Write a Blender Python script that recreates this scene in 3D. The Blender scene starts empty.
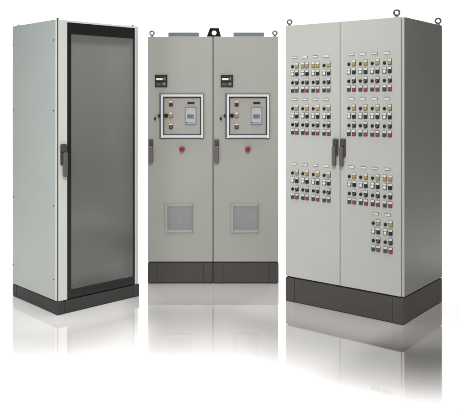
import bpy, bmesh, math, random
from mathutils import Vector, Matrix
random.seed(4)
PI = math.pi
scene = bpy.context.scene
COL = scene.collection

# ------------------------------------------------------------------ materials
def nodes_of(m):
    m.use_nodes = True
    nt = m.node_tree
    return nt, nt.nodes['Principled BSDF']

def mat(name, rgb, rough=0.45, metal=0.0, spec=0.5, vary=0.04, scale=18.0, bump=0.0, bscale=900.0, coat=0.0):
    m = bpy.data.materials.new(name)
    nt, b = nodes_of(m)
    N, L = nt.nodes, nt.links
    tc = N.new('ShaderNodeTexCoord')
    ns = N.new('ShaderNodeTexNoise'); ns.inputs['Scale'].default_value = scale; ns.inputs['Detail'].default_value = 4
    L.new(tc.outputs['Object'], ns.inputs['Vector'])
    rp = N.new('ShaderNodeValToRGB')
    lo = [max(0, c*(1-vary)) for c in rgb] + [1]; hi = [min(1, c*(1+vary)) for c in rgb] + [1]
    rp.color_ramp.elements[0].position = .3; rp.color_ramp.elements[0].color = lo
    rp.color_ramp.elements[1].position = .7; rp.color_ramp.elements[1].color = hi
    L.new(ns.outputs['Fac'], rp.inputs['Fac']); L.new(rp.outputs['Color'], b.inputs['Base Color'])
    b.inputs['Roughness'].default_value = rough
    b.inputs['Metallic'].default_value = metal
    b.inputs['Specular IOR Level'].default_value = spec
    b.inputs['Coat Weight'].default_value = coat
    if bump:
        n2 = N.new('ShaderNodeTexNoise'); n2.inputs['Scale'].default_value = bscale; n2.inputs['Detail'].default_value = 2
        L.new(tc.outputs['Object'], n2.inputs['Vector'])
        bp = N.new('ShaderNodeBump'); bp.inputs['Strength'].default_value = bump; bp.inputs['Distance'].default_value = .001
        L.new(n2.outputs['Fac'], bp.inputs['Height']); L.new(bp.outputs['Normal'], b.inputs['Normal'])
    return m

M = {}
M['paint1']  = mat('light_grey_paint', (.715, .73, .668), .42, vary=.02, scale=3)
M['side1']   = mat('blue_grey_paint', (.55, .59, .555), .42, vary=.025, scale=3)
M['edge']    = mat('edge_highlight_paint', (.80, .81, .76), .35, vary=.01)  # bevel highlight of the side panel's front edge, put in as lighter colour
M['paint2']  = mat('warm_grey_paint', (.362, .363, .336), .45, vary=.025, scale=2.5)
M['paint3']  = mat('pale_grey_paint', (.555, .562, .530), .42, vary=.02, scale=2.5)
M['side3']   = mat('shaded_grey_paint', (.268, .268, .248), .36, vary=.03, scale=2.5)  # pale side wall with its shade put into the base colour
M['plinth1'] = mat('charcoal_plinth_steel', (.033, .033, .030), .5, vary=.08, scale=9)
M['plinth2'] = mat('brown_grey_plinth_steel', (.053, .047, .0445), .5, vary=.08, scale=9)
M['plinth3'] = mat('brown_plinth_steel', (.068, .060, .050), .5, vary=.08, scale=9)
M['seal']    = mat('dark_seal_rubber', (.03, .03, .028), .7)
M['gap']     = mat('shadow_gap_rubber', (.10, .10, .092), .6)
M['black']   = mat('black_border_enamel', (.012, .012, .014), .35)
M['handle']  = mat('grey_brown_plastic', (.135, .121, .111), .42)
M['handledk']= mat('dark_handle_plastic', (.070, .063, .058), .45)
M['steel']   = mat('zinc_steel', (.13, .13, .135), .38, metal=.7, vary=.08)
M['screw']   = mat('dark_screw_steel', (.07, .07, .07), .45, metal=.4)
M['lug']     = mat('black_lug_steel', (.006, .005, .005), .6, spec=.12)
M['roof']    = mat('teal_grey_paint', (.150, .185, .185), .5)
M['alu']     = mat('white_anodised_aluminium', (.86, .87, .90), .22, metal=.25, vary=.01)
M['gasket']  = mat('blue_grey_gasket', (.13, .14, .17), .45)
M['greyrim'] = mat('grey_rim', (.30, .30, .34), .4, metal=.3)
M['inner2']  = mat('panel_beige_grey', (.355, .348, .312), .5, vary=.02)
M['blackpl'] = mat('black_plastic', (.010, .010, .010), .32, vary=.1)
M['greypl']  = mat('mid_grey_plastic', (.17, .18, .19), .4)
M['white']   = mat('white_plastic', (.82, .82, .80), .4, vary=.01)
M['dispgrey']= mat('lilac_grey_plastic', (.46, .45, .50), .4)
M['lcd']     = mat('green_grey_lcd', (.16, .27, .235), .25)
M['lcddk']   = mat('dark_lcd_marks', (.06, .10, .09), .3)
M['mark']    = mat('purple_print', (.22, .16, .28), .5)
M['red']     = mat('red_plastic', (.27, .018, .022), .3)
M['redlens'] = mat('dark_red_lens', (.20, .012, .02), .25)
M['yellow']  = mat('amber_lens', (.44, .31, .105), .3)
M['amber2']  = mat('orange_lens', (.40, .24, .09), .3)
M['green']   = mat('green_button', (.012, .085, .05), .3)
M['dgreen']  = mat('black_green_button', (.010, .022, .020), .3)
M['pink']    = mat('crimson_button', (.40, .03, .065), .3)
M['holder']  = mat('grey_legend_holder', (.10, .10, .10), .45)
M['mesh']    = mat('filter_grey', (.325, .33, .338), .6, vary=.02)
M['mplate']  = mat('interior_mounting_plate', (.55, .55, .52), .5, vary=.03, scale=2)
M['inside']  = mat('interior_grey', (.25, .25, .235), .6)

def filter_material():
    m = mat('vent_filter_fabric', (.34, .345, .355), .65, vary=.03)
    nt = m.node_tree; N, L = nt.nodes, nt.links; b = N['Principled BSDF']
    tc = N.new('ShaderNodeTexCoord')
    w = N.new('ShaderNodeTexWave'); w.bands_direction = 'Z'; w.inputs['Scale'].default_value = 38
    w2 = N.new('ShaderNodeTexWave'); w2.bands_direction = 'X'; w2.inputs['Scale'].default_value = 38
    for q in (w, w2): L.new(tc.outputs['Object'], q.inputs['Vector'])
    a = N.new('ShaderNodeMath'); a.operation = 'MULTIPLY'
    L.new(w.outputs['Fac'], a.inputs[0]); L.new(w2.outputs['Fac'], a.inputs[1])
    bp = N.new('ShaderNodeBump'); bp.inputs['Strength'].default_value = .5; bp.inputs['Distance'].default_value = .003
    L.new(a.outputs[0], bp.inputs['Height']); L.new(bp.outputs['Normal'], b.inputs['Normal'])
    return m
M['filter'] = filter_material()

def glass_material():
    """smoked, slightly milky polycarbonate: part see-through, part diffusing"""
    m = bpy.data.materials.new('smoked_glass'); m.use_nodes = True
    nt = m.node_tree; N, L = nt.nodes, nt.links
    for n in list(N): N.remove(n)
    out = N.new('ShaderNodeOutputMaterial')
    tr = N.new('ShaderNodeBsdfTransparent'); tr.inputs['Color'].default_value = (.945, .95, .94, 1)
    df = N.new('ShaderNodeBsdfDiffuse'); df.inputs['Color'].default_value = (.42, .43, .41, 1)
    m1 = N.new('ShaderNodeMixShader'); m1.inputs[0].default_value = .22
    gl = N.new('ShaderNodeBsdfGlossy'); gl.inputs['Roughness'].default_value = .12; gl.inputs['Color'].default_value = (1, 1, 1, 1)
    fr = N.new('ShaderNodeFresnel'); fr.inputs['IOR'].default_value = 1.45
    mx = N.new('ShaderNodeMixShader')
    L.new(tr.outputs[0], m1.inputs[1]); L.new(df.outputs[0], m1.inputs[2])
    L.new(fr.outputs[0], mx.inputs[0]); L.new(m1.outputs[0], mx.inputs[1]); L.new(gl.outputs[0], mx.inputs[2])
    L.new(mx.outputs[0], out.inputs['Surface'])
    return m
M['glass'] = glass_material()

# ------------------------------------------------------------------ mesh helpers
class MB:
    """collects shapes, each with its own material slot, into one mesh"""
    def __init__(self): self.bm = bmesh.new(); self.mats = []
    def slot(self, m):
        if m not in self.mats: self.mats.append(m)
        return self.mats.index(m)
    def _merge(self, tmp, m, smooth=False):
        i = self.slot(m)
        for f in tmp.faces: f.material_index = i; f.smooth = smooth
        me = bpy.data.meshes.new('tmp'); tmp.to_mesh(me); tmp.free()
        self.bm.from_mesh(me); bpy.data.meshes.remove(me)
    def box(self, x0, x1, y0, y1, z0, z1, m, bev=.0015, seg=2):
        t = bmesh.new(); bmesh.ops.create_cube(t, size=1)
        for v in t.verts:
            v.co = Vector(((x0+x1)/2 + v.co.x*(x1-x0), (y0+y1)/2 + v.co.y*(y1-y0), (z0+z1)/2 + v.co.z*(z1-z0)))
        if bev: bmesh.ops.bevel(t, geom=list(t.edges), offset=bev, segments=seg, affect='EDGES', profile=.5)
        self._merge(t, m)
        return self
    def cyl(self, c, r0, r1, y0, y1, m, n=28, bev=0.0):
        """cone or cylinder along local y (pointing out of a front face: y1 < y0)"""
        t = bmesh.new()
        prof = [(r0, y0), (r1, y1)]
        if bev: prof = [(r0, y0), (r1, y1 + (bev if y1 < y0 else -bev)), (r1-bev*.3, y1 + (bev*.3 if y1 < y0 else -bev*.3)), (r1-bev, y1)]
        rings = [[t.verts.new((c[0]+r*math.cos(2*PI*k/n), y, c[1]+r*math.sin(2*PI*k/n))) for k in range(n)] for r, y in prof]
        for a, b in zip(rings, rings[1:]):
            for k in range(n):
                t.faces.new((a[k], a[(k+1) % n], b[(k+1) % n], b[k]))
        t.faces.new(rings[-1]); t.faces.new(rings[0])
        bmesh.ops.recalc_face_normals(t, faces=t.faces)
        self._merge(t, m, False)
        return self
    def prism(self, pts, y0, y1, m, bev=.0):
        """outline in x,z pushed through y"""
        t = bmesh.new()
        a = [t.verts.new((p[0], y0, p[1])) for p in pts]; b = [t.verts.new((p[0], y1, p[1])) for p in pts]
        n = len(pts)
        t.faces.new(a); t.faces.new(b)
        for k in range(n): t.faces.new((a[k], a[(k+1) % n], b[(k+1) % n], b[k]))
        bmesh.ops.recalc_face_normals(t, faces=t.faces)
        if bev:
            es = [e for e in t.edges if abs(e.verts[0].co.y-e.verts[1].co.y) < 1e-6 and abs(e.verts[0].co.y-y1) < 1e-6]
            bmesh.ops.bevel(t, geom=es, offset=bev, segments=2, affect='EDGES', profile=.5)
        self._merge(t, m); return self
    def prism_h(self, pts, z0, z1, m):
        """outline in x,y pushed up through z"""
        t = bmesh.new()
        a = [t.verts.new((p[0], p[1], z0)) for p in pts]; b = [t.verts.new((p[0], p[1], z1)) for p in pts]
        n = len(pts)
        t.faces.new(a); t.faces.new(b)
        for k in range(n): t.faces.new((a[k], a[(k+1) % n], b[(k+1) % n], b[k]))
        bmesh.ops.recalc_face_normals(t, faces=t.faces)
        self._merge(t, m); return self
    def ring(self, x0, x1, z0, z1, wl, wr, wb, wt, y0, y1, m, bev=.001):
        """rectangular frame butted from four bars"""
        self.box(x0, x0+wl, y0, y1, z0, z1, m, bev); self.box(x1-wr, x1, y0, y1, z0, z1, m, bev)
        self.box(x0+wl, x1-wr, y0, y1, z0, z0+wb, m, 0); self.box(x0+wl, x1-wr, y0, y1, z1-wt, z1, m, 0)
        return self
    def torus(self, R, r, c, m, face=0.0, n=36, k=14):
        t = bmesh.new(); rows = []
        for i in range(n):
            a = 2*PI*i/n; row = []
            for j in range(k):
                b = 2*PI*j/k
                p = Vector(((R+r*math.cos(b))*math.cos(a), r*math.sin(b), (R+r*math.cos(b))*math.sin(a)))
                p = Matrix.Rotation(face, 3, 'Z') @ p
                row.append(t.verts.new(p + Vector(c)))
            rows.append(row)
        for i in range(n):
            for j in range(k):
                t.faces.new((rows[i][j], rows[(i+1) % n][j], rows[(i+1) % n][(j+1) % k], rows[i][(j+1) % k]))
        bmesh.ops.recalc_face_normals(t, faces=t.faces)
        self._merge(t, m, True); return self
    def vcyl(self, x, y, r, z0, z1, m, n=24, bev=.0):
        t = bmesh.new()
        prof = [(r, z0), (r, z1)] if not bev else [(r, z0), (r, z1-bev), (r-bev, z1)]
        rings = [[t.verts.new((x+q*math.cos(2*PI*k/n), y+q*math.sin(2*PI*k/n), z)) for k in range(n)] for q, z in prof]
        for a, b in zip(rings, rings[1:]):
            for k in range(n): t.faces.new((a[k], a[(k+1) % n], b[(k+1) % n], b[k]))
        t.faces.new(rings[0]); t.faces.new(rings[-1])
        bmesh.ops.recalc_face_normals(t, faces=t.faces)
        self._merge(t, m); return self
    def mesh(self, name):
        me = bpy.data.meshes.new(name); self.bm.to_mesh(me); self.bm.free()
        for m in self.mats: me.materials.append(m)
        return me
    def build(self, name, parent=None, loc=None):
        o = bpy.data.objects.new(name, self.mesh(name)); COL.objects.link(o)
        if parent: o.parent = parent
        if loc: o.location = loc
        return o

def link(name, me, parent, loc=(0, 0, 0), rot=(0, 0, 0)):
    o = bpy.data.objects.new(name, me); COL.objects.link(o); o.parent = parent; o.location = loc; o.rotation_euler = rot
    return o

def thing(name, label, cat, loc, rz=0):
    o = bpy.data.objects.new(name, None); COL.objects.link(o)
    o.location = loc; o.rotation_euler = (0, 0, rz); o.empty_display_size = .2
    o['label'] = label; o['category'] = cat
    return o

# local frame of a cabinet: x along its front, y backwards, z up; the front face lies at y = 0
def place(corner, theta, dx):
    return (corner[0] + dx*math.cos(theta), corner[1] + dx*math.sin(theta), 0)

def plinth(root, W, D, q, m, corner_w=.075, in_=.002, seam=None, gap=.006, setb=.0):
    """four corner blocks with recessed panels between; a dark recess under the cabinet"""
    p = MB().box(.012, W-.012, .012, D-.012, .0, q, M['seal'], 0).build('plinth', root)
    s = setb
    for cx0, cx1 in ((s, corner_w), (W-corner_w, W-s)):
        for cy0, cy1 in ((s, corner_w), (D-corner_w, D-s)):
            MB().box(cx0, cx1, cy0, cy1, .004, q-gap, m, .004, 3).build('corner_block', p)
    MB().box(corner_w+.0015, W-corner_w-.0015, s+in_, .03, .005, q-gap-.001, m, .002).build('plinth_panel', p)
    MB().box(corner_w+.0015, W-corner_w-.0015, D-.03, D-s-in_, .005, q-gap-.001, m, .002).build('plinth_panel', p)
    MB().box(s+in_, .03, corner_w+.0015, D-corner_w-.0015, .005, q-gap-.001, m, .002).build('plinth_panel', p)
    MB().box(W-.03, W-s-in_, corner_w+.0015, D-corner_w-.0015, .005, q-gap-.001, m, .002).build('plinth_panel', p)
    return p

def eyebolt(root, x, y, z, Ro, face=0.0, name='lifting_eye'):
    b = MB()
    r = Ro*.26; R = Ro-r
    b.vcyl(x, y, Ro*.62, z, z+.006, M['steel'], bev=.0015)
    b.vcyl(x, y, r*1.25, z+.005, z+.012, M['steel'])
    b.torus(R, r, (x, y, z+.008+Ro), M['steel'], face)
    return b.build(name, root)

def rr(x0, x1, z0, z1, r, n=6, corners=(1, 1, 1, 1)):
    """rounded outline; corners: bl, br, tr, tl"""
    pts = []
    for (cx, cz, a0), on in zip(((x0+r, z0+r, PI), (x1-r, z0+r, 1.5*PI), (x1-r, z1-r, 0), (x0+r, z1-r, .5*PI)), corners):
        if on:
            for k in range(n+1):
                a = a0 + .5*PI*k/n; pts.append((cx+r*math.cos(a), cz+r*math.sin(a)))
        else:
            sx = x0 if cx == x0+r else x1; sz = z0 if cz == z0+r else z1
            pts.append((sx, sz))
    return pts

def swing_handle(root, x0, x1, z0, z1, zledge, side, zdark, y=0.0):
    """locking swing handle: a dish with a lock cover above and a long lever that hangs below the dish"""
    w = x1-x0
    # dish (the wider base plate, ends at zledge on one side)
    h = MB().prism(rr(x0, x1, zledge, z1, w*.18), y-.0005, y-.012, M['handledk'], .003).build('handle', root)
    if side == 'left': lx0, lx1 = x0+w*.30, x1-w*.03
    elif side == 'right': lx0, lx1 = x0+w*.03, x1-w*.30
    else: lx0, lx1 = x0+w*.05, x1-w*.05
    MB().prism(rr(lx0, lx1, z0, zdark, w*.24), y-.012, y-.034, M['handle'], .006).build('lever', h)
    MB().prism(rr(x0+w*.08, x1-w*.08, zdark+.004, z1-.006, w*.15), y-.012, y-.024, M['handledk'], .004).build('lock_cover', h)
    return h

# ------------------------------------------------------------------ cabinet with the glass door
W1, D1, H1, Q1 = .761, .734, 2.249, .104
T1 = math.radians(43.63)
c1 = thing('glass_door_cabinet', 'tall light grey cabinet with one smoked glass door and blue grey screwed side wall', 'cabinet',
           (-1.314, 5.258, 0), T1)
plinth(c1, W1, D1, Q1, M['plinth1'], corner_w=.062, gap=.002)
sh = MB()
sh.box(.0, W1, .026, .030, Q1+.001, Q1+.03, M['inside'], 0)            # front sill of the shell
sh.box(.004, W1, .030, D1-.002, Q1+.001, Q1+.012, M['inside'], 0)
sh.box(.002, W1, .026, D1-.002, H1-.012, H1-.001, M['paint1'], .002)
sh.box(W1-.012, W1, .026, D1-.002, Q1+.0125, H1-.0125, M['paint1'], .001)
sh.box(.004, W1-.013, D1-.014, D1-.003, Q1+.0125, H1-.0125, M['inside'], 0)
shell = sh.build('shell', c1)
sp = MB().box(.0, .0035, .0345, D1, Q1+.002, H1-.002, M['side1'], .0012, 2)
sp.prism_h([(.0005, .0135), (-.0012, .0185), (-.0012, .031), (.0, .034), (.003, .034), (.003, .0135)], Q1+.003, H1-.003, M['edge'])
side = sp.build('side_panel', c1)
scr = MB().cyl((0, 0), .0062, .0052, .0, -.004, M['screw'], 16, .0012).mesh('screw')
for b_ in (.055, .722):
    for z_ in (2.092, 1.553, .826, .262):
        link('screw', scr, side, (-.0002, b_, z_), (0, 0, -PI/2))
MB().box(.0032, .0078, .0015, .030, Q1+.003, H1-.005, M['gap'], 0).build('door_seal', c1)

dr = MB()
z0, z1 = Q1+.002, H1-.004
dr.box(.008, .084, .0, .010, z0, z1, M['paint1'], .002, 3)
dr.box(.0165, .083, .010, .022, z0+.01, z1-.01, M['paint1'], 0)
dr.prism_h([(.716, .0), (.722, .0), (.7635, .022), (.7635, .030), (.716, .030)], z0, z1, M['paint1'])
dr.box(.0845, .7155, .001, .022, 2.2295, z1, M['paint1'], .0015)
door = dr.build('door', c1)
MB().ring(.0845, .7155, z0+.004, 2.2285, .034, .016, .064, .086, .0012, .0045, M['black'], 0).build('glass_border', door)
MB().box(.0850, .7150, .0050, .0090, z0+.005, 2.2280, M['glass'], 0).build('glass_pane', door)
MB().box(.06, .745, .11, .114, Q1+.06, 2.22, M['mplate'], .002).build('mounting_plate', c1)
swing_handle(c1, .0232, .0754, 1.0475, 1.298, 1.137, 'left', 1.235)
for x_, y_ in ((.012, .65), (.010, .015), (.708, .020)):
    b = MB(); b.vcyl(x_, y_, .0085, H1-.003, H1+.008, M['screw'], bev=.002); b.build('roof_cap', c1)

# ------------------------------------------------------------------ twin cabinet with drive panels
W2, D2, H2, Q2 = 1.165, .60, 2.2, .192
c2 = thing('twin_drive_cabinet', 'warm grey double cabinet with framed control windows and square vents', 'cabinet',
           (-.741, 6.178, 0), 0)
for k in range(2):
    x0 = .0 if k == 0 else .5865; x1 = .5785 if k == 0 else W2
    p = MB().box(x0+.010, x1-.010, .010, D2-.01, 0, Q2, M['seal'], 0).build('plinth', c2)
    cw = .082
    for a0, a1 in ((x0, x0+cw), (x1-cw, x1)):
        MB().box(a0, a1, .0, .06, .008, Q2-.010, M['plinth2'], .003, 3).build('corner_block', p)
        MB().box(a0, a1, D2-.06, D2, .008, Q2-.010, M['plinth2'], .003, 3).build('corner_block', p)
    MB().box(x0+cw+.0015, x1-cw-.0015, .002, .03, .009, Q2-.011, M['plinth2'], .002).build('plinth_panel', p)
MB().cyl((.5825, .102), .0055, .0045, .012, .001, M['steel'], 16, .001).build('coupling_bolt', c2)
sh = MB()
for a, b_ in ((.0, .577), (.588, W2)):
    sh.box(a+.001, b_-.001, .022, D2, Q2+.001, H2-.001, M['paint2'], .002)
sh.box(.5772, .5878, .030, D2-.02, .01, H2-.004, M['gap'], 0)
sh.build('shell', c2)

meter_me = None
def control_window(root, ox):
    y = -.0005
    P = MB().ring(ox+.1045, ox+.4998, 1.2908, 1.6932, .0165, .0055, .0095, .0095, y, y-.010, M['gasket'], .0015)
    P.box(ox+.148, ox+.467, y, y-.006, 1.3291, 1.6523, M['inner2'], 0)
    P = P.build('control_window', root)
    MB().ring(ox+.1215, ox+.4940, 1.3006, 1.6833, .0180, .0155, .0210, .0190, y-.001, y-.026, M['alu'], .003).build('window_frame', P)
    MB().ring(ox+.1397, ox+.4782, 1.3218, 1.6641, .0083, .0112, .0073, .0118, y-.001, y-.014, M['seal'], 0).build('window_seal', P)
    yb = y-.006
    def legend(x, z, cap, kind):
        b = MB().box(x-.0175, x+.0175, yb, yb-.004, z-.021, z+.027, M['greypl'], .001)
        o = b.build(kind, P)
        m = MB().box(x-.0145, x+.0145, yb-.004, yb-.0055, z+.013, z+.0255, M['white'], .0004)
        m.cyl((x, z-.005), .0175, .0165, yb-.004, yb-.013, M['blackpl'] if cap != M['amber2'] else M['amber2'], 28, .001)
        m.cyl((x, z-.005), .0125, .0115, yb-.013, yb-.019, cap, 28, .002)
        # one mesh with the plate so that the lamp stays a single sub-part
        me = m.mesh('lamp'); o.data.materials.clear()
        bm = bmesh.new(); bm.from_mesh(o.data)
        off = 1
        bm2 = bmesh.new(); bm2.from_mesh(me)
        for f in bm2.faces: f.material_index += off
        t = bpy.data.meshes.new('t'); bm2.to_mesh(t); bm2.free(); bm.from_mesh(t); bpy.data.meshes.remove(t)
        bm.to_mesh(o.data); bm.free()
        o.data.materials.append(M['greypl'])
        for mm in me.materials: o.data.materials.append(mm)
        bpy.data.meshes.remove(me)
        return o
    legend(ox+.2078, 1.5988, M['redlens'], 'red_lamp')
    legend(ox+.2078, 1.4974, M['amber2'], 'amber_lamp')
    legend(ox+.2078, 1.3985, M['holder'], 'black_button')
    MB().cyl((ox+.1655, 1.4956), .019, .018, yb, yb-.016, M['blackpl'], 28, .003).build('selector_knob', P)
    b = MB()
    b.cyl((ox+.3640, 1.6077), .0105, .010, yb, yb-.008, M['blackpl'], 6)
    b.box(ox+.372, ox+.400, yb, yb-.005, 1.600, 1.6155, M['blackpl'], .001)
    b.cyl((ox+.4080, 1.6077), .0105, .010, yb, yb-.008, M['blackpl'], 6)
    b.build('twin_socket', P)
    d = MB().box(ox+.3325, ox+.4340, yb, yb-.005, 1.4130, 1.5725, M['greypl'], .001)
    d.box(ox+.3385, ox+.4280, yb-.005, yb-.010, 1.4190, 1.5665, M['dispgrey'], .002)
    d.box(ox+.353, ox+.413, yb-.010, yb-.0115, 1.4700, 1.5080, M['lcd'], .0006)
    for r_ in range(3):
        d.box(ox+.358, ox+.408-.012*(r_ % 2), yb-.0115, yb-.0118, 1.4995-.0105*r_-.003, 1.4995-.0105*r_, M['lcddk'], 0)
    for x_, z_, w_ in ((.346, 1.556, .010), (.362, 1.553, .006), (.356, 1.540, .004), (.397, 1.555, .012)):
        d.box(ox+x_, ox+x_+w_, yb-.010, yb-.0104, z_-.004, z_, M['mark'], 0)
    d.cyl((ox+.3500, 1.4335), .0065, .006, yb-.010, yb-.012, M['blackpl'], 20)
    for r_ in range(2):
        d.box(ox+.362, ox+.418, yb-.010, yb-.0104, 1.437-.011*r_-.0035, 1.437-.011*r_, M['mark'], 0)
    d.build('display_unit', P)
    # latch on the left of the frame
    MB().prism([(ox+.088, 1.4947), (ox+.106, 1.512), (ox+.110, 1.512), (ox+.110, 1.477), (ox+.106, 1.477)], y-.010, y-.022, M['blackpl'], .002).build('latch', P)
    k_ = MB().prism([(ox+.056, 1.4700), (ox+.067, 1.485), (ox+.078, 1.4700), (ox+.067, 1.452)], y, y-.012, M['blackpl'], .002)
    k_.box(ox+.0655, ox+.0685, y-.002, y-.007, 1.442, 1.498, M['screw'], 0)
    k_.build('latch_key', P)
    return P

for k in range(2):
    ox = .0 if k == 0 else .5845
    w_ = .5785 if k == 0 else W2-.5845-.002
    d = MB().box(ox+.002, ox+w_, .0, .020, Q2+.003, H2-.001, M['paint2'], .0025, 3).build('door', c2)
    # meter
    m_ = MB().box(ox+.0671, ox+.1748, -.0005, -.014, 1.7520, 1.8570, M['blackpl'], .002)
    m_ = m_.build('meter', c2)
    MB().box(ox+.0770, ox+.1350, -.0142, -.016, 1.8110, 1.8290, M['white'], .0005).build('readout', m_)
    b = MB().box(ox+.1430, ox+.1600, -.0142, -.0165, 1.8080, 1.8360, M['greypl'], .001)
    b.box(ox+.0760, ox+.1250, -.0142, -.0155, 1.7620, 1.7880, M['handledk'], .001)
    b.box(ox+.1330, ox+.1620, -.0142, -.0160, 1.7640, 1.7900, M['greypl'], .001)
    b.box(ox+.0760, ox+.1660, -.0142, -.0150, 1.8440, 1.8480, M['handledk'], 0)
    b.build('meter_key', m_)
    control_window(c2, ox)
    swing_handle(c2, ox+.0093, ox+.0505, 1.0754, 1.2846, 1.0800, 'none', 1.226)
    e = MB().cyl((ox+.3057, 1.1983), .026, .024, -.0005, -.010, M['greypl'], 32, .002)
    e = e.build('emergency_stop', c2)
    kb = MB().cyl((ox+.3057, 1.1983), .013, .013, -.010, -.024, M['redlens'], 24)
    kb.cyl((ox+.3057, 1.1983), .018, .0215, -.022, -.040, M['red'], 32, .006)
    kb.build('stop_button', e)
    v = MB().ring(ox+.1544, ox+.3990, .4570, .7086, .0245, .0035, .0240, .0200, -.0005, -.012, M['paint2'], .003).build('vent', c2)
    fl = MB().box(ox+.1795, ox+.3950, -.0005, -.0035, .4815, .6880, M['filter'], 0)
    n = 22
    for i in range(n):
        z_ = .4835 + i*(.2025/n)
        fl.box(ox+.1800, ox+.3945, -.0035, -.0062, z_, z_+.0060, M['mesh'], 0)
    fl.build('vent_grille', v)
    rp = MB().box(ox+.1784, ox+.4526, .05, .16, H2, H2+.041, M['roof'], .003).build('roof_box', c2)
eyebolt(c2, .0351, .03, H2, .0245)
eyebolt(c2, 1.1345, .03, H2, .0245)
# black lug that couples the two cabinets, with a round hole
t = bmesh.new(); n = 40
def lug_outline(a):
    # point of the trapezium in direction a seen from the hole
    pts = [(.5265, H2), (.6529, H2), (.6324, H2+.075), (.5532, H2+.075)]
    c = Vector((.5915, H2+.0335)); dv = Vector((math.cos(a), math.sin(a))); best = None
    for i in range(4):
        p, q = Vector(pts[i]), Vector(pts[(i+1) % 4]); e = q-p
        den = dv.x*e.y-dv.y*e.x
        if abs(den) < 1e-9: continue
        s = ((p.x-c.x)*e.y-(p.y-c.y)*e.x)/den; u = ((p.x-c.x)*dv.y-(p.y-c.y)*dv.x)/den
        if s > 0 and -1e-6 <= u <= 1+1e-6 and (best is None or s < best): best = s
    return c + dv*best
angs = [2*PI*i/n for i in range(n)]
for px, pz in ((.5265, H2), (.6529, H2), (.6324, H2+.075), (.5532, H2+.075)):
    angs.append(math.atan2(pz-(H2+.0335), px-.5915) % (2*PI))
angs = sorted(set(angs)); n = len(angs)
grid = []
for y_ in (.012, .028):
    inn = [t.verts.new((.5915+.021*math.cos(a), y_, H2+.0335+.021*math.sin(a))) for a in angs]
    outl = [t.verts.new((lug_outline(a).x, y_, lug_outline(a).y)) for a in angs]
    grid.append((inn, outl))
for i in range(n):
    j = (i+1) % n
    for s in (0, 1): t.faces.new((grid[s][0][i], grid[s][0][j], grid[s][1][j], grid[s][1][i]))
    for s in (0, 1): t.faces.new((grid[0][s][i], grid[0][s][j], grid[1][s][j], grid[1][s][i]))
bmesh.ops.recalc_face_normals(t, faces=t.faces)
b = MB(); b._merge(t, M['lug'])
b.box(.5265, .6529, .028, .10, H2+.0005, H2+.012, M['lug'], .002)
b.build('coupling_lug', c2)

# ------------------------------------------------------------------ cabinet with the push button rows
W3, D3, H3, Q3 = 1.02, .752, 2.238, .201
T3 = math.radians(-37.815)
c3 = thing('push_button_cabinet', 'pale grey two door cabinet with rows of coloured push buttons and shade-darkened side wall', 'cabinet',
           place((1.25, 5.027), T3, -W3), T3)
plinth(c3, W3, D3, Q3, M['plinth3'], corner_w=.085, gap=.007)
sh = MB()
sh.box(.003, W3-.012, .024, D3-.001, Q3+.001, H3-.004, M['paint3'], .002)
sh.build('shell', c3)
# hemmed front post on the right, then the side wall, its paint darkened to show shade
MB().box(1.0025, W3-.0005, .0095, .0235, Q3+.001, H3-.002, M['paint3'], .003, 3).build('frame_post', c3)
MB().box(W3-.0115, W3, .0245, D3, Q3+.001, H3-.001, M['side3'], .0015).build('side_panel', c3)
MB().box(.004, W3-.02, .018, .0235, Q3+.004, H3-.006, M['gap'], 0).build('door_seal', c3)
MB().box(.0, .4985, .0, .018, Q3+.003, H3, M['paint3'], .003, 3).build('door', c3)
MB().box(.5035, .9995, .0, .018, Q3+.003, H3, M['paint3'], .003, 3).build('door', c3)
swing_handle(c3, .4440, .4890, 1.1246, 1.3354, 1.205, 'right', 1.278)
swing_handle(c3, .5075, .5525, 1.1246, 1.3374, 1.197, 'right', 1.278)
fc = 0.62
eyebolt(c3, .022, .028, H3, .0240, .70)
eyebolt(c3, W3-.062, .022, H3, .0270, .45)
eyebolt(c3, W3-.022, D3-.032, H3, .0275, .42)
eyebolt(c3, .022, D3-.032, H3, .0270, .70)

def legend_mesh():
    return MB().prism(rr(-.0165, .0165, -.0195, .0275, .003), -.0002, -.0035, M['holder'], .0008).mesh('legend_plate')
def insert_mesh():
    return MB().box(-.0135, .0135, -.0034, -.0052, .0105, .0255, M['white'], .0005).mesh('legend_insert')
def cap_mesh(m, bezel, name, proud=.0065):
    b = MB().cyl((0, -.005), .0148, .0142, -.0034, -.0066, bezel, 28, .0008)
    b.cyl((0, -.005), .0122, .0112, -.0064, -.0064-proud, m, 28, .002)
    return b.mesh(name)
def dot_mesh():
    b = MB().cyl((0, -.004), .0128, .0122, -.0002, -.0075, M['blackpl'], 24, .001)
    b.cyl((0, -.004), .0100, .0090, -.0070, -.0110, M['blackpl'], 24, .002)
    return b.mesh('selector_dot')
def turn_mesh():
    b = MB().cyl((0, -.004), .0160, .0150, -.0034, -.0100, M['blackpl'], 24, .001)
    t = bmesh.new(); bmesh.ops.create_cube(t, size=1)
    for v in t.verts: v.co = Vector((v.co.x*.0075, -.0125+v.co.y*.010, v.co.z*.028))
    bmesh.ops.bevel(t, geom=list(t.edges), offset=.0012, segments=2, affect='EDGES')
    for v in t.verts: v.co = Matrix.Rotation(math.radians(40), 3, 'Y') @ v.co + Vector((0, 0, -.004))
    b._merge(t, M['greypl'])
    return b.mesh('turn_switch')
LEG, INS = legend_mesh(), insert_mesh()
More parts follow.
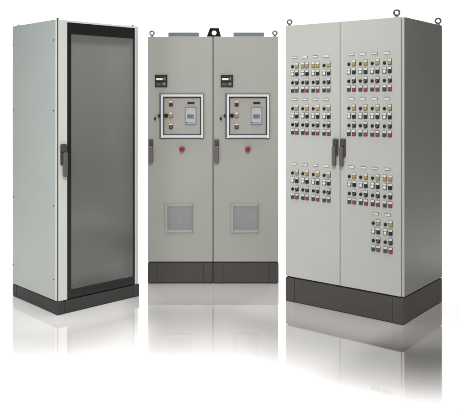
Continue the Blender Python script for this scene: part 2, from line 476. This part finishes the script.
ME = {
 'amber_lamp': cap_mesh(M['yellow'], M['yellow'], 'amber_lamp'),
 'white_lamp': cap_mesh(M['white'], M['holder'], 'white_lamp', .004),
 'black_button': cap_mesh(M['dgreen'], M['blackpl'], 'black_button'),
 'green_button': cap_mesh(M['green'], M['holder'], 'green_button', .005),
 'red_button': cap_mesh(M['pink'], M['holder'], 'red_button', .005),
 'black_plug': dot_mesh(),
 'turn_switch': turn_mesh(),
}
TAG = MB().prism(rr(-.0245, .0245, -.0095, .0095, .004), -.0002, -.0028, M['holder'], .0008)
TAG.box(-.0215, .0215, -.0028, -.0040, -.0068, .0068, M['white'], .0005)
TAG = TAG.mesh('circuit_tag')
def device(kind, x, z):
    o = link(kind, ME[kind], c3, (x + random.uniform(-.0006, .0006), 0, z + random.uniform(-.0006, .0006)))
    if kind != 'black_plug':
        p = link('legend_plate', LEG, o); link('legend_insert', INS, o)
    return o
def column(x, z_label, dx, two_amber=False):
    link('circuit_tag', TAG, c3, (x+dx/2-.001, 0, z_label))
    rows = [z_label-q for q in (.0690, .1310, .1990, .2630)]
    device('amber_lamp' if two_amber else 'black_plug', x, rows[0]); device('amber_lamp', x+dx, rows[0])
    device('white_lamp', x, rows[1]); device('black_button', x+dx, rows[1])
    device('black_plug', x, rows[2]); device('turn_switch', x+dx, rows[2])
    device('green_button', x, rows[3]); device('red_button', x+dx, rows[3])
LX, RX = (.0710, .1670, .2640, .3630), (.5795, .6765, .7735, .8720)
for zl, ambers in ((1.9765, (1, 2)), (1.6380, ()), (1.1180, ())):
    for i, x in enumerate(LX): column(x, zl, .0395, i in ambers)
for zl, ambers, xs in ((1.9800, (), RX), (1.6430, (), RX), (1.1245, (3,), [q+.003 for q in RX])):
    for i, x in enumerate(xs): column(x, zl, .0420, i in ambers)
for x in (.7820, .8790): column(x, .7890, .0405)

# ------------------------------------------------------------------ the studio: floor and curved backdrop
FOOT = [((-1.314, 5.258), T1, W1, D1, 1.12), ((-.741, 6.178), 0.0, W2, D2, 2.12),
        (place((1.25, 5.027), T3, -W3)[:2], T3, W3, D3, 1.42)]
GLOSS = ((0, 0), (.06, .05), (.125, .15), (.225, .35), (.375, .54), (.5, .65), (.6, .68), (.67, .63), (.76, .57), (1, .52))
def gloss(x):
    for (a, p), (b, q) in zip(GLOSS, GLOSS[1:]):
        if x <= b:
            # monotone cubic through the stops
            i = GLOSS.index((a, p)); d = (q-p)/(b-a)
            def slope(k):
                if k in (0, len(GLOSS)-1): return 0
                d0 = (GLOSS[k][1]-GLOSS[k-1][1])/(GLOSS[k][0]-GLOSS[k-1][0]); d1 = (GLOSS[k+1][1]-GLOSS[k][1])/(GLOSS[k+1][0]-GLOSS[k][0])
                return 0 if d0*d1 <= 0 else 2*d0*d1/(d0+d1)
            h = b-a; t = (x-a)/h; m0, m1 = slope(i)*h, slope(i+1)*h
            return (2*t**3-3*t**2+1)*p + (t**3-2*t**2+t)*m0 + (-2*t**3+3*t**2)*q + (t**3-t**2)*m1
    return GLOSS[-1][1]
def white_material(name):
    m = bpy.data.materials.new(name); m.use_nodes = True
    nt = m.node_tree; N, L = nt.nodes, nt.links
    for q in list(N): N.remove(q)
    out = N.new('ShaderNodeOutputMaterial')
    df = N.new('ShaderNodeBsdfDiffuse'); df.inputs['Color'].default_value = (.935, .918, .910, 1)
    L.new(df.outputs[0], out.inputs['Surface']); return m
def polish_material(name):
    """clear polish on the white floor: a mirror coat, added, with strength shaped so the cabinet reflections fade out"""
    m = bpy.data.materials.new(name); m.use_nodes = True
    nt = m.node_tree; N, L = nt.nodes, nt.links
    for q in list(N): N.remove(q)
    out = N.new('ShaderNodeOutputMaterial')
    df = N.new('ShaderNodeBsdfTransparent')
    geo = N.new('ShaderNodeNewGeometry')
    def math_(op, a, b=None):
        q = N.new('ShaderNodeMath'); q.operation = op
        for i, v in enumerate((a, b)):
            if v is None: continue
            if isinstance(v, (int, float)): q.inputs[i].default_value = v
            else: L.new(v, q.inputs[i])
        return q.outputs[0]
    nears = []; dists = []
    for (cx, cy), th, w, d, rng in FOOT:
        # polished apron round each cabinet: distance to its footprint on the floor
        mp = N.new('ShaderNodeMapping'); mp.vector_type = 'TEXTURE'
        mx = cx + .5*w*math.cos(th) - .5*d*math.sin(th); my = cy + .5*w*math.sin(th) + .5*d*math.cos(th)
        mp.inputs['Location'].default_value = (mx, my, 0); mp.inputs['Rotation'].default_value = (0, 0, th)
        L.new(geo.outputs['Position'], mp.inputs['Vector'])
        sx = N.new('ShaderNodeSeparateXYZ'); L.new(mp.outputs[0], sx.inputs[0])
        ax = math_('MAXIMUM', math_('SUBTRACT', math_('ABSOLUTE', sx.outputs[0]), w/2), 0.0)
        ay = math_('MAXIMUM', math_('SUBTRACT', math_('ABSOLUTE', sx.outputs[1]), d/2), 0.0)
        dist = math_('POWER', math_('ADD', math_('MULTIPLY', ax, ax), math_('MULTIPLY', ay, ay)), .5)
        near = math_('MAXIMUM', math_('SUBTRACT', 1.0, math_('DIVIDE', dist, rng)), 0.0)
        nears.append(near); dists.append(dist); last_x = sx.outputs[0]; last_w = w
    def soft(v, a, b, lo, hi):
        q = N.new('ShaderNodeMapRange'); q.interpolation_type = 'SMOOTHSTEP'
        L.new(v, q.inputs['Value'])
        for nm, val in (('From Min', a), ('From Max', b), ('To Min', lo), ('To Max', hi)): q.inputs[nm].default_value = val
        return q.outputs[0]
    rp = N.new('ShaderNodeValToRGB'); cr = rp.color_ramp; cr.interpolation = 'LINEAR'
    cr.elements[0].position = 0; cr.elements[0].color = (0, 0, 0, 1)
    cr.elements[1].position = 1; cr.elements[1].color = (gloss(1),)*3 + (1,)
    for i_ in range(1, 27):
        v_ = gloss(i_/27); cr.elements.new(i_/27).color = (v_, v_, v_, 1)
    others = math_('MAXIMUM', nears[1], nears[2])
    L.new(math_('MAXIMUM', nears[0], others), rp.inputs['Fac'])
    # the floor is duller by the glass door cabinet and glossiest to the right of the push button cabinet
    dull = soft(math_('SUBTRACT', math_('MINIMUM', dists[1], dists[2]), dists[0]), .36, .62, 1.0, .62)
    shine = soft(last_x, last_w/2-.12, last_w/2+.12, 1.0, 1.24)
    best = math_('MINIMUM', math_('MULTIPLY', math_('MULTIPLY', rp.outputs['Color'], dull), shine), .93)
    gl = N.new('ShaderNodeBsdfGlossy'); gl.inputs['Roughness'].default_value = .05; gl.inputs['Color'].default_value = (.96, .95, .95, 1)
    mix = N.new('ShaderNodeMixShader')
    L.new(best, mix.inputs[0]); L.new(df.outputs[0], mix.inputs[1]); L.new(gl.outputs[0], mix.inputs[2])
    L.new(mix.outputs[0], out.inputs['Surface'])
    return m
def sheet(name, rows, m, half=9):
    bm = bmesh.new(); prev = None
    for y, z in rows:
        cur = [bm.verts.new((x, y, z)) for x in (-half, half)]
        if prev: bm.faces.new((prev[0], prev[1], cur[1], cur[0])).smooth = True
        prev = cur
    me = bpy.data.meshes.new(name); bm.to_mesh(me); bm.free(); me.materials.append(m)
    o = bpy.data.objects.new(name, me); COL.objects.link(o); o['kind'] = 'structure'
    return o
sheet('floor', [(-3, 0), (9, 0)], white_material('white_studio_floor'))
sheet('floor_polish', [(3.2, .003), (7.8, .003)], polish_material('clear_floor_polish'), 3.2)  # added film; its gloss mask is shaped to fade the cabinet reflections
R = 1.5
sheet('backdrop', [(9 + R*math.sin(a*PI/32), R - R*math.cos(a*PI/32)) for a in range(17)] + [(9+R, 7.0)], white_material('white_backdrop_paper'))

# ------------------------------------------------------------------ lamps
def area(name, loc, target, sx, sy, power, spread=180, col=(1, 1, 1)):
    l = bpy.data.lights.new(name, 'AREA'); l.shape = 'RECTANGLE'; l.size = sx; l.size_y = sy
    l.energy = power; l.spread = math.radians(spread); l.color = col
    o = bpy.data.objects.new(name, l); COL.objects.link(o); o.location = loc
    o.rotation_euler = (Vector(target)-Vector(loc)).to_track_quat('-Z', 'Y').to_euler()
    return o
area('overhead_softbox', (-.1, 5.9, 6.0), (-.1, 5.9, 0), 6.8, 7.5, 182, 55)
area('backdrop_lamp', (0, 8.2, 5.6), (0, 10.5, 2.0), 9.0, 1.0, 330, 120)
area('key_softbox', (.10, 2.2, 3.9), (.05, 5.6, 1.75), 1.2, 1.0, 31, 90, (1, .99, .97))
area('left_softbox', (-2.5, 3.1, 2.0), (-1.5, 5.5, 1.6), 1.0, 2.4, 10, 100, (.95, .985, 1))

w = bpy.data.worlds.new('World'); scene.world = w; w.use_nodes = True
w.node_tree.nodes['Background'].inputs['Color'].default_value = (1, 1, 1, 1)
w.node_tree.nodes['Background'].inputs['Strength'].default_value = .05

# ------------------------------------------------------------------ camera
cam = bpy.data.cameras.new('camera'); co = bpy.data.objects.new('camera', cam); COL.objects.link(co)
co.location = (0, 0, 1.63); co.rotation_euler = (PI/2, 0, 0)
cam.sensor_width = 36; cam.lens = 694/460*36
cam.shift_x = (230-230.9)/460; cam.shift_y = -(206-100.5)/460
cam.clip_end = 100
scene.camera = co
scene.view_settings.view_transform = 'Standard'; scene.view_settings.look = 'None'
scene.view_settings.exposure = 0; scene.view_settings.gamma = 1
scene.render.engine = 'CYCLES'
scene.cycles.max_bounces = 8; scene.cycles.transparent_max_bounces = 12
scene.cycles.use_denoising = True
